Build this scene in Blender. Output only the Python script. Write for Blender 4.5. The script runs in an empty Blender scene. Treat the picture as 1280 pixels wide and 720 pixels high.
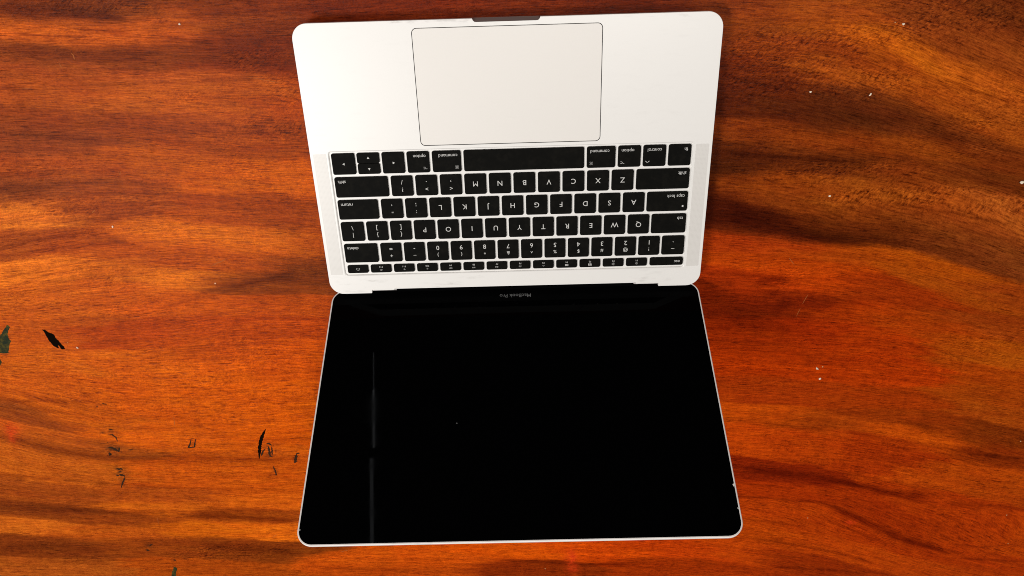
import bpy, bmesh, math, random
import numpy as np
from mathutils import Matrix, Vector

random.seed(7)
scene = bpy.context.scene
col = scene.collection

# ------------------------------------------------------------------ camera
cam_d = bpy.data.cameras.new('camera')
cam_d.sensor_width = 36.0
cam_d.lens = 929.49 / 1280.0 * 36.0
cam_d.clip_start = 0.01
cam_d.clip_end = 50.0
cam = bpy.data.objects.new('camera', cam_d)
col.objects.link(cam)
RIGHT = Vector((0.999593655, -0.028502507, -0.000364175))
DOWN = Vector((-0.025353860, -0.894863078, 0.445620058))
FWD = Vector((-0.013027176, -0.445429749, -0.895222113))
cam.matrix_world = Matrix((
    (RIGHT.x, -DOWN.x, -FWD.x, 0.005853875),
    (RIGHT.y, -DOWN.y, -FWD.y, 0.274427864),
    (RIGHT.z, -DOWN.z, -FWD.z, 0.563999469),
    (0, 0, 0, 1)))
scene.camera = cam

# ------------------------------------------------------------------ light
world = bpy.data.worlds.new('World')
scene.world = world
world.use_nodes = True
bg = world.node_tree.nodes['Background']
bg.inputs['Color'].default_value = (1.0, 0.95, 0.90, 1)
bg.inputs['Strength'].default_value = 0.09


def area(name, loc, target, sx, sy, power, color):
    d = bpy.data.lights.new(name, 'AREA')
    d.shape = 'RECTANGLE'
    d.size, d.size_y = sx, sy
    d.energy = power
    d.color = color
    o = bpy.data.objects.new(name, d)
    col.objects.link(o)
    o.location = loc
    o.rotation_euler = (Vector(target) - Vector(loc)).to_track_quat('-Z', 'Y').to_euler()
    return o


area('window_light', (-1.00, -0.28, 1.65), (0, 0.02, 0), 0.55, 0.55, 25.5, (1.0, 0.98, 0.955))
area('fill_light', (0.35, 0.55, 2.05), (0, 0.02, 0), 0.6, 0.6, 22.0, (1.0, 0.955, 0.91))  # unseen fill added to brighten the lid rim and deck
for gx, gz, gw, gh, gp in ((-0.4205, 0.085, 0.0018, 0.11, 0.005), (-0.4210, 0.215, 0.0042, 0.16, 0.024), (-0.4275, 0.455, 0.0095, 0.26, 0.036)):
    area('streak_light', (gx, 1.5, gz), (-0.10, -0.05, 0.09), gw, gh, gp, (0.95, 0.97, 1.0))  # thin unseen lamps added to draw the streak reflected in the screen

scene.view_settings.view_transform = 'Standard'
scene.view_settings.look = 'None'
scene.view_settings.exposure = 0.0
scene.view_settings.gamma = 1.0
scene.cycles.max_bounces = 8
scene.cycles.filter_width = 0.95


# ------------------------------------------------------------------ helpers
def link_mesh(name, me, mats, parent=None, label=None):
    o = bpy.data.objects.new(name, me)
    col.objects.link(o)
    for m in (mats if isinstance(mats, (list, tuple)) else [mats]):
        me.materials.append(m)
    if parent is not None:
        o.parent = parent
    if label:
        o['label'] = label
    return o


def pydata(name, verts, faces, mats, parent=None, label=None, smooth=False):
    me = bpy.data.meshes.new(name)
    me.from_pydata([tuple(v) for v in verts], [], faces)
    me.update()
    if smooth:
        for p in me.polygons:
            p.use_smooth = True
    return link_mesh(name, me, mats, parent, label)


def tag(o, label, cat, group=None):
    o['label'] = label
    o['category'] = cat
    if group:
        o['group'] = group


def rrect(x0, y0, x1, y1, r, n=5):
    """counter-clockwise rounded rectangle"""
    pts = []
    for cx, cy, a0 in ((x1 - r, y1 - r, 0), (x0 + r, y1 - r, 90), (x0 + r, y0 + r, 180), (x1 - r, y0 + r, 270)):
        for k in range(n + 1):
            a = math.radians(a0 + 90 * k / n)
            pts.append((cx + r * math.cos(a), cy + r * math.sin(a)))
    return pts


def loft(loops, cap_first=True, cap_last=True):
    """loops: lists of 3D points, equal length -> verts, faces"""
    verts, faces = [], []
    n = len(loops[0])
    for L in loops:
        verts += L
    for i in range(len(loops) - 1):
        for k in range(n):
            a, b = i * n + k, i * n + (k + 1) % n
            faces.append((a, b, b + n, a + n))
    if cap_first:
        faces.append(tuple(reversed(range(n))))
    if cap_last:
        faces.append(tuple(range((len(loops) - 1) * n, len(loops) * n)))
    return verts, faces


def mat(name):
    m = bpy.data.materials.new(name)
    m.use_nodes = True
    nt = m.node_tree
    b = nt.nodes['Principled BSDF']
    return m, nt, b


def simple(name, color, rough=0.5, metallic=0.0, spec=0.5):
    m, nt, b = mat(name)
    b.inputs['Base Color'].default_value = (*color, 1)
    b.inputs['Roughness'].default_value = rough
    b.inputs['Metallic'].default_value = metallic
    b.inputs['Specular IOR Level'].default_value = spec
    return m


class N:
    """small node helper"""
    def __init__(self, nt):
        self.nt = nt

    def new(self, t, **kw):
        n = self.nt.nodes.new(t)
        for k, v in kw.items():
            setattr(n, k, v)
        return n

    def link(self, a, b):
        self.nt.links.new(a, b)

    def math(self, op, a, b=None, clamp=False):
        n = self.new('ShaderNodeMath', operation=op, use_clamp=clamp)
        for i, v in enumerate((a, b)):
            if v is None:
                continue
            if isinstance(v, (int, float)):
                n.inputs[i].default_value = v
            else:
                self.link(v, n.inputs[i])
        return n.outputs[0]

    def ramp(self, x, lo, hi, tlo=0.0, thi=1.0):
        n = self.new('ShaderNodeMapRange')
        n.interpolation_type = 'SMOOTHSTEP'
        self.link(x, n.inputs['Value'])
        n.inputs['From Min'].default_value = lo
        n.inputs['From Max'].default_value = hi
        n.inputs['To Min'].default_value = tlo
        n.inputs['To Max'].default_value = thi
        return n.outputs['Result']

    def noise(self, vec, scale3, rot=0.0, detail=3.0, rough=0.55, dist=0.0, off=(0, 0, 0)):
        mp = self.new('ShaderNodeMapping')
        mp.inputs['Scale'].default_value = scale3
        mp.inputs['Location'].default_value = off
        if rot:
            m0 = self.new('ShaderNodeMapping')
            m0.inputs['Rotation'].default_value = (0, 0, rot)
            self.link(vec, m0.inputs['Vector'])
            vec = m0.outputs['Vector']
        self.link(vec, mp.inputs['Vector'])
        n = self.new('ShaderNodeTexNoise')
        n.inputs['Scale'].default_value = 1.0
        n.inputs['Detail'].default_value = detail
        n.inputs['Roughness'].default_value = rough
        n.inputs['Distortion'].default_value = dist
        self.link(mp.outputs['Vector'], n.inputs['Vector'])
        return n.outputs['Fac']


# ------------------------------------------------------------------ materials
def wood_material():
    m, nt, b = mat('varnished_wood')
    g = N(nt)
    fig_light = g.new('ShaderNodeAttribute', attribute_name='figure_and_light').outputs['Color']
    gr = g.new('ShaderNodeAttribute', attribute_name='grain').outputs['Vector']
    curl = g.new('ShaderNodeAttribute', attribute_name='curl').outputs['Fac']
    # slight waviness of the fibres
    fibre = g.noise(gr, (0.075, 0.95, 1), detail=4, rough=0.66, dist=0.25)
    band = g.noise(gr, (0.012, 0.22, 1), detail=3, off=(3, 7, 0), dist=0.4)
    mott = g.noise(gr, (0.50, 0.85, 1), rot=math.radians(9), detail=4, rough=0.72, off=(9, 2, 0), dist=1.4)
    pore = g.noise(gr, (0.085, 1.15, 1), detail=2, rough=0.5, off=(1, 30, 0), dist=0.3)
    dens = g.noise(gr, (0.02, 0.06, 1), detail=2, off=(17, 3, 0))
    cur = g.noise(gr, (0.28, 0.72, 1), rot=math.radians(-28), detail=3, rough=0.6, off=(5, 5, 0), dist=0.8)
    shim = g.noise(gr, (0.11, 0.05, 1), detail=3, rough=0.6, off=(2, 8, 0), dist=1.2)
    hue = g.noise(gr, (0.03, 0.12, 1), detail=2, off=(31, 8, 0))

    def amp(x, a):
        return g.math('MULTIPLY', g.math('SUBTRACT', x, 0.5), a)
    s = g.math('ADD', 1.0, amp(fibre, 2.0))
    s = g.math('ADD', s, amp(band, 0.6))
    s = g.math('ADD', s, amp(mott, 1.8))
    s = g.math('ADD', s, amp(shim, 0.6))
    s = g.math('ADD', s, g.math('MULTIPLY', amp(cur, 3.5), curl))
    pmask = g.math('MULTIPLY', g.ramp(pore, 0.56, 0.68), g.ramp(dens, 0.38, 0.62, 0.25, 1.0))
    s = g.math('MULTIPLY', s, g.math('SUBTRACT', 1.0, g.math('MULTIPLY', pmask, 0.55)))
    s = g.math('MAXIMUM', s, 0.12)
    comb = g.new('ShaderNodeCombineXYZ')
    g.link(s, comb.inputs[0])
    hs = g.math('ADD', 1.0, amp(hue, 0.35))
    g.link(g.math('MULTIPLY', g.math('POWER', s, 1.22), hs), comb.inputs[1])
    g.link(g.math('POWER', s, 1.25), comb.inputs[2])
    mul = g.new('ShaderNodeVectorMath', operation='MULTIPLY')
    g.link(fig_light, mul.inputs[0])
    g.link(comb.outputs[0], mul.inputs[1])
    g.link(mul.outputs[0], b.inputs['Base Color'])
    b.inputs['Roughness'].default_value = 0.42
    g.link(g.ramp(mott, 0.3, 0.7, 0.29, 0.38), b.inputs['Roughness'])
    b.inputs['Specular IOR Level'].default_value = 0.045
    bump = g.new('ShaderNodeBump')
    bump.inputs['Strength'].default_value = 0.25
    bump.inputs['Distance'].default_value = 0.0004
    g.link(s, bump.inputs['Height'])
    g.link(bump.outputs['Normal'], b.inputs['Normal'])
    return m


def alu_material(name, base, dirt=0.10, metallic=0.45, rough=0.42, dots=False, hinge_dirt=False):
    m, nt, b = mat(name)
    g = N(nt)
    tc = g.new('ShaderNodeTexCoord').outputs['Object']
    sm = g.noise(tc, (60, 220, 60), detail=4, rough=0.6)
    sm2 = g.noise(tc, (14, 30, 14), detail=2, off=(4, 1, 0))
    grain = g.noise(tc, (2600, 2600, 2600), detail=1)
    f = g.math('SUBTRACT', 1.0, g.math('MULTIPLY', g.math('MULTIPLY', g.ramp(sm, 0.52, 0.75), g.ramp(sm2, 0.4, 0.65)), dirt))
    if hinge_dirt:      # grime gathers along the hinge and the front rim, the palm rest stays clean
        sy = g.new('ShaderNodeSeparateXYZ')
        g.link(tc, sy.inputs[0])
        where = g.math('ADD', g.ramp(sy.outputs[1], 0.010, 0.020, 1.0, 0.08), g.ramp(sy.outputs[1], 0.2075, 0.211, 0.0, 0.9))
        f = g.math('SUBTRACT', 1.0, g.math('MULTIPLY', g.math('SUBTRACT', 1.0, f), where))
    f = g.math('MULTIPLY', f, g.ramp(grain, 0.2, 0.8, 0.965, 1.0))
    if dots:
        sep = g.new('ShaderNodeSeparateXYZ')
        g.link(tc, sep.inputs[0])
        px = g.math('PINGPONG', g.math('MULTIPLY', sep.outputs[0], 1000.0), 0.5)
        py = g.math('PINGPONG', g.math('MULTIPLY', sep.outputs[1], 1000.0), 0.5)
        d = g.math('SQRT', g.math('ADD', g.math('POWER', px, 2.0), g.math('POWER', py, 2.0)))
        f = g.math('MULTIPLY', f, g.ramp(d, 0.14, 0.26, 0.86, 1.0))
    mix = g.new('ShaderNodeMix', data_type='RGBA')
    mix.inputs['A'].default_value = (base[0] * 0.25, base[1] * 0.22, base[2] * 0.2, 1)
    mix.inputs['B'].default_value = (*base, 1)
    g.link(f, mix.inputs['Factor'])
    g.link(mix.outputs['Result'], b.inputs['Base Color'])
    b.inputs['Metallic'].default_value = metallic
    b.inputs['Roughness'].default_value = rough
    bump = g.new('ShaderNodeBump')
    bump.inputs['Strength'].default_value = 0.05
    bump.inputs['Distance'].default_value = 0.00005
    g.link(grain, bump.inputs['Height'])
    g.link(bump.outputs['Normal'], b.inputs['Normal'])
    return m


def key_material():
    m, nt, b = mat('key_plastic')
    g = N(nt)
    tc = g.new('ShaderNodeTexCoord').outputs['Object']
    n = g.noise(tc, (160, 160, 160), detail=4, rough=0.7)
    mix = g.new('ShaderNodeMix', data_type='RGBA')
    mix.inputs['A'].default_value = (0.0042, 0.0040, 0.0034, 1)
    mix.inputs['B'].default_value = (0.0075, 0.0068, 0.0055, 1)
    g.link(g.ramp(n, 0.4, 0.75), mix.inputs['Factor'])
    g.link(mix.outputs['Result'], b.inputs['Base Color'])
    b.inputs['Roughness'].default_value = 0.55
    b.inputs['Specular IOR Level'].default_value = 0.03
    return m


def glass_material():
    m, nt, b = mat('dark_screen_glass')
    g = N(nt)
    tc = g.new('ShaderNodeTexCoord').outputs['Object']
    n = g.noise(tc, (45, 45, 45), detail=3)
    b.inputs['Base Color'].default_value = (0.0004, 0.0004, 0.0005, 1)
    g.link(g.ramp(n, 0.4, 0.8, 0.018, 0.07), b.inputs['Roughness'])
    b.inputs['Specular IOR Level'].default_value = 0.021
    return m


M_WOOD = wood_material()
M_ALU = alu_material('anodised_aluminium', (0.785, 0.765, 0.735), dirt=0.42, metallic=0.08, hinge_dirt=True)
M_PAD = alu_material('trackpad_glass', (0.74, 0.708, 0.668), dirt=0.02, metallic=0.1, rough=0.5)
M_GRILLE = alu_material('perforated_aluminium', (0.68, 0.655, 0.62), dirt=0.05, metallic=0.08, dots=True)
M_RIM = alu_material('lid_aluminium', (0.82, 0.785, 0.75), dirt=0.35, metallic=0.1, rough=0.5)
M_NOTCH_SHADED = alu_material('shaded_notch_aluminium', (0.20, 0.16, 0.15), dirt=0.1, metallic=0.4, rough=0.4)  # darker copy of the aluminium; notch shade and wood reflection put into the colour
M_KEY = key_material()
M_GLASS = glass_material()
M_HINGE = simple('hinge_plastic', (0.0008, 0.0008, 0.0009), 0.3, 0, 0.022)
M_DARK = simple('dark_gap', (0.02, 0.018, 0.017), 0.8, 0, 0.2)
M_LEGEND = simple('legend_paint', (0.54, 0.53, 0.505), 0.6, 0, 0.2)
M_LEGEND_DIM = simple('small_legend_paint', (0.50, 0.49, 0.47), 0.6, 0, 0.2)
M_WORD = simple('wordmark_print', (0.13, 0.13, 0.13), 0.6, 0, 0.2)
M_INK = simple('black_ink', (0.005, 0.003, 0.002), 0.6, 0, 0.0)
M_INK2 = simple('worn_ink', (0.030, 0.012, 0.005), 0.6, 0, 0.06)
M_GREEN = None
M_SCR = simple('bare_scratch', (0.32, 0.09, 0.022), 0.6, 0, 0.05)
M_CRUMB = simple('crumb', (0.78, 0.66, 0.52), 0.8, 0, 0.2)
M_CRUMB_TAN = simple('tan_crumb', (0.55, 0.30, 0.14), 0.8, 0, 0.2)


def green_material():
    m, nt, b = mat('green_paint')
    g = N(nt)
    tc = g.new('ShaderNodeTexCoord').outputs['Object']
    n = g.noise(tc, (220, 220, 220), detail=4, rough=0.65)
    mix = g.new('ShaderNodeMix', data_type='RGBA')
    mix.inputs['A'].default_value = (0.016, 0.022, 0.012, 1)
    mix.inputs['B'].default_value = (0.075, 0.058, 0.012, 1)
    g.link(g.ramp(n, 0.42, 0.66), mix.inputs['Factor'])
    g.link(mix.outputs['Result'], b.inputs['Base Color'])
    b.inputs['Roughness'].default_value = 0.5
    b.inputs['Specular IOR Level'].default_value = 0.03
    return m


M_GREEN = green_material()

# ------------------------------------------------------------------ wood grain data; its colours hold painted shade and glow (millimetres on the table top)
FIG_AND_LIGHT = [[-349.8,227.0,110,45,18],[-304.9,223.0,98,42,16],[-330.3,215.6,185,88,30],[-332.9,207.4,195,92,30],[-249.7,213.3,170,78,25],[-191.0,217.0,112,45,14],[-274.9,205.7,190,88,28],[-353.3,198.4,135,62,24],[-336.5,195.7,112,50,24],[-254.7,192.2,118,50,18],[-172.9,188.8,105,38,12],[-203.3,183.9,108,40,14],[-363.4,185.6,150,68,28],[-344.2,170.5,158,72,26],[-293.6,157.2,168,80,26],[-203.1,154.6,150,66,18],[-211.2,174.4,170,80,35],[-194.3,169.2,175,85,30],[-266.3,144.3,132,56,18],[-356.3,131.4,125,55,25],[-208.9,124.0,150,65,15],[-195.0,97.9,185,85,12],[-273.8,113.1,165,75,18],[-363.2,109.2,150,65,22],[-393.6,93.7,122,56,22],[-163.5,174.2,120,42,10],[-161.8,147.4,160,62,12],[-314.7,146.9,130,55,20],[-246.0,152.8,190,95,30],[-222.4,149.1,180,85,20],[-176.0,135.6,120,48,14],[-237.2,137.3,130,52,16],[-394.9,70.0,222,124,42],[-334.8,75.1,140,60,18],[-287.5,56.5,208,108,24],[-263.7,45.2,200,98,20],[-211.2,43.8,212,110,24],[-215.8,47.4,205,108,25],[-342.5,47.5,150,62,15],[-409.4,45.8,150,68,22],[-403.1,23.8,222,122,38],[-379.7,23.2,210,110,30],[-330.5,18.1,175,85,18],[-291.1,13.3,222,122,32],[-281.9,9.3,220,118,28],[-232.0,4.1,118,52,12],[-196.4,14.3,98,42,10],[-398.9,-6.4,185,90,22],[-304.2,-13.0,185,80,12],[-404.9,-25.8,175,80,18],[-346.8,-43.4,160,60,9],[-240.2,-38.4,165,62,8],[-201.4,-15.9,170,70,10],[-417.4,-66.1,190,92,18],[-317.7,-68.9,192,88,13],[-218.0,-71.7,188,78,8],[-239.7,65.6,160,68,14],[-311.9,38.0,165,72,14],[-235.1,22.8,170,76,14],[-254.4,27.0,165,70,14],[-200.9,64.5,140,58,12],[-184.9,43.0,150,66,14],[-426.4,-49.3,180,82,16],[-278.5,-53.5,170,68,9],[-355.8,0.0,185,84,16],[-427.9,-100.0,178,82,15],[-253.0,-104.9,195,86,8],[-464.2,-121.2,130,60,20],[-406.4,-127.3,182,86,15],[-297.1,-139.5,192,86,10],[-230.0,-141.4,195,85,8],[-470.2,-139.2,185,85,22],[-444.0,-152.1,150,72,20],[-352.8,-151.8,190,86,12],[-349.9,-111.0,190,84,10],[-426.0,-194.9,175,88,25],[-309.9,-198.2,190,86,15],[-465.5,-221.9,140,65,22],[-355.3,-225.0,155,70,20],[-253.8,-233.0,195,92,20],[-471.9,-242.5,112,50,18],[-359.2,-241.5,185,92,22],[-324.9,-267.8,195,98,18],[-500.9,-257.5,190,100,32],[-486.8,-290.6,112,50,18],[-371.1,-290.5,130,58,18],[-260.7,-271.8,210,105,22],[-266.2,-302.4,112,50,15],[-495.4,-318.6,155,78,28],[-336.9,-323.0,155,68,15],[-314.4,-295.5,120,52,16],[-407.1,-270.9,170,80,22],[-402.9,-255.0,130,58,18],[-311.6,-206.1,175,76,14],[-234.6,-213.2,185,82,14],[-281.5,-253.1,140,62,16],[-168.7,-316.4,190,80,15],[-77.6,-318.9,195,80,14],[-2.8,-309.8,205,82,10],[-3.3,-330.1,120,40,8],[79.5,-312.1,200,70,8],[161.4,-308.8,185,60,8],[163.3,-334.8,150,48,6],[-128.8,-333.5,170,68,12],[227.6,-316.3,180,65,10],[-104.4,220.0,95,30,8],[-64.2,221.5,110,36,10],[4.0,216.9,98,32,8],[95.2,215.4,88,28,9],[152.1,215.3,120,50,20],[-132.8,221.8,100,34,10],[170.7,201.3,130,60,20],[211.0,200.1,152,72,22],[270.1,190.2,182,92,25],[282.8,184.3,195,100,24],[326.1,196.9,112,50,24],[359.1,201.4,92,40,20],[312.1,208.1,120,55,25],[237.9,210.2,150,70,25],[183.8,187.1,125,52,16],[242.5,182.6,122,50,16],[302.3,174.1,192,102,26],[334.8,160.0,182,92,28],[366.0,153.3,170,84,30],[360.7,173.6,135,64,28],[329.8,181.3,125,58,26],[186.9,161.3,85,30,9],[173.7,173.2,95,34,10],[245.4,165.4,152,74,26],[215.0,172.0,145,66,20],[307.1,152.0,152,72,22],[369.2,141.3,162,80,30],[177.0,143.8,70,24,9],[250.9,132.6,80,36,18],[220.1,136.6,78,32,14],[299.5,131.3,86,38,20],[321.4,127.6,95,42,20],[342.7,127.0,155,74,24],[387.0,119.6,150,74,28],[180.0,116.1,108,46,15],[210.6,117.1,130,56,18],[253.5,117.2,122,52,16],[316.6,107.8,132,62,20],[381.4,94.5,110,48,20],[169.0,103.8,58,22,8],[200.1,102.9,75,30,12],[257.2,94.8,85,36,13],[227.8,82.6,132,58,16],[322.5,79.9,115,50,18],[386.2,76.2,95,42,18],[346.0,113.3,100,44,20],[180.1,57.1,56,15,5],[207.6,42.5,75,24,8],[230.7,62.5,120,54,18],[260.3,37.5,75,30,10],[298.8,39.9,92,38,14],[364.7,34.5,112,52,24],[354.9,20.6,102,46,22],[403.0,12.0,120,60,32],[202.8,28.5,155,52,12],[294.4,62.7,138,68,24],[267.4,71.5,150,78,26],[391.5,55.9,162,84,40],[347.2,54.4,150,70,26],[270.2,17.2,155,62,12],[339.1,2.8,165,76,13],[324.2,10.6,162,72,12],[377.3,-18.5,155,70,15],[239.9,-1.8,180,62,8],[231.6,9.5,175,64,9],[309.2,-15.0,142,46,8],[226.6,-28.0,98,24,5],[193.3,-4.2,145,42,7],[195.4,-23.3,138,38,6],[279.3,-37.3,162,52,6],[412.8,-25.6,142,60,18],[421.1,-57.1,138,56,16],[442.8,-86.2,165,82,15],[199.3,-58.9,165,48,5],[318.3,-62.2,165,52,6],[350.6,-51.1,150,54,8],[390.2,-72.4,160,66,12],[413.4,-81.3,165,78,16],[216.2,-84.0,172,52,4],[324.6,-95.5,168,52,5],[434.2,-107.1,160,64,10],[247.1,-52.2,155,42,5],[220.4,-118.3,150,50,8],[331.2,-130.3,150,52,8],[441.0,-133.4,150,62,11],[216.1,-144.9,182,72,10],[276.5,-153.9,150,60,12],[373.3,-156.6,140,52,10],[376.7,-172.4,188,78,12],[436.8,-174.1,115,46,10],[218.8,-168.0,175,62,8],[263.9,-169.3,165,56,8],[341.8,-185.6,150,46,6],[458.1,-198.4,125,44,8],[452.0,-147.1,155,68,16],[208.3,-210.8,120,30,5],[450.3,-227.6,170,66,10],[472.2,-223.2,182,74,12],[234.1,-233.5,158,48,5],[357.1,-265.8,148,44,5],[277.4,-263.6,168,58,8],[346.0,-292.1,162,52,6],[441.8,-289.4,155,50,6],[241.4,-294.6,172,64,8],[369.6,-331.5,178,66,10],[334.6,-319.3,180,66,10],[474.4,-323.2,162,52,6],[286.8,-329.2,135,42,6],[436.8,-268.1,165,54,7],[459.3,-232.8,165,64,10],[507.3,-324.1,180,66,8]]
FLOW = [[-364.9,216.5,211.5],[-279.1,211.9,211.5],[-192.1,211.6,211.5],[4.0,216.9,211.5],[181.6,205.3,211.5],[257.2,197.7,211.5],[320.3,171.9,211.5],[385.1,148.6,211.5],[-352.4,253.3,243.1],[4.8,243.1,243.1],[206.4,232.2,243.1],[310.8,213.5,243.1],[372.1,195.6,243.1],[-371.6,196.7,189.4],[-254.7,192.2,189.4],[-173.1,187.7,189.4],[3.2,189.4,189.4],[184.3,183.1,189.4],[261.6,173.6,189.4],[325.3,150.3,189.4],[391.4,125.6,189.4],[-379.7,172.7,160.7],[-200.6,167.6,160.7],[2.6,166.5,160.7],[187.8,154.2,160.7],[281.2,131.8,160.7],[346.0,113.3,160.7],[399.4,96.6,160.7],[-391.3,138.6,124.3],[-209.2,122.8,124.3],[1.2,118.1,124.3],[180.7,109.8,124.3],[256.4,99.4,124.3],[326.7,89.6,124.3],[407.0,68.9,124.3],[-404.3,99.9,89.1],[-318.8,102.7,89.1],[-171.0,89.3,89.1],[-0.1,72.4,89.1],[186.3,59.0,89.1],[273.1,38.5,89.1],[354.1,24.2,89.1],[426.0,0.3,89.1],[-425.2,38.4,37.8],[-356.1,46.4,37.8],[-289.3,48.8,37.8],[-178.6,41.4,37.8],[-1.5,23.4,37.8],[178.3,11.0,37.8],[272.6,2.5,37.8],[349.6,-14.7,37.8],[437.1,-40.2,37.8],[-435.6,7.6,1.3],[-344.3,17.0,1.3],[-257.8,10.8,1.3],[-184.6,3.5,1.3],[-2.6,-13.8,1.3],[196.2,-31.0,1.3],[314.6,-43.0,1.3],[445.1,-69.1,1.3],[-449.1,-32.5,-37.1],[-328.5,-27.1,-37.1],[-236.9,-21.1,-37.1],[-188.2,-19.3,-37.1],[-3.5,-45.1,-37.1],[200.2,-67.0,-37.1],[321.4,-78.7,-37.1],[455.8,-107.7,-37.1],[-458.7,-60.7,-73.6],[-316.7,-64.8,-73.6],[-195.3,-64.0,-73.6],[-4.6,-86.2,-73.6],[204.8,-109.2,-73.6],[329.5,-121.4,-73.6],[465.5,-143.0,-73.6],[-476.0,-111.9,-129.6],[-437.2,-130.1,-129.6],[-388.1,-142.5,-129.6],[-208.0,-143.9,-129.6],[-6.1,-138.6,-129.6],[209.7,-153.8,-129.6],[292.5,-160.8,-129.6],[402.0,-185.4,-129.6],[483.6,-208.8,-129.6],[-488.2,-148.0,-175.7],[-433.9,-169.4,-175.7],[-397.7,-177.2,-175.7],[-313.5,-179.5,-175.7],[-214.7,-186.2,-175.7],[-7.2,-175.7,-175.7],[203.9,-205.8,-175.7],[334.6,-229.3,-175.7],[408.7,-248.6,-175.7],[499.6,-266.7,-175.7],[-503.7,-193.7,-214.6],[-391.5,-211.8,-214.6],[-220.3,-221.7,-214.6],[-8.3,-214.6,-214.6],[202.8,-232.6,-214.6],[300.0,-255.9,-214.6],[361.6,-289.3,-214.6],[442.0,-324.5,-214.6],[522.5,-349.5,-214.6],[-519.7,-241.1,-266.0],[-362.3,-254.0,-266.0],[-227.2,-265.2,-266.0],[-10.1,-276.7,-266.0],[225.4,-296.3,-266.0],[318.1,-318.8,-266.0],[414.5,-348.8,-266.0],[531.6,-382.6,-266.0],[-537.9,-294.7,-320.8],[-233.9,-307.8,-320.8],[-11.3,-320.8,-320.8],[230.8,-344.8,-320.8],[423.7,-391.5,-320.8],[-561.3,-363.9,-391.5],[-245.2,-378.8,-391.5],[-13.3,-391.5,-391.5],[238.7,-417.1,-391.5],[437.2,-454.5,-391.5],[557.8,-477.6,-391.5]]
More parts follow.
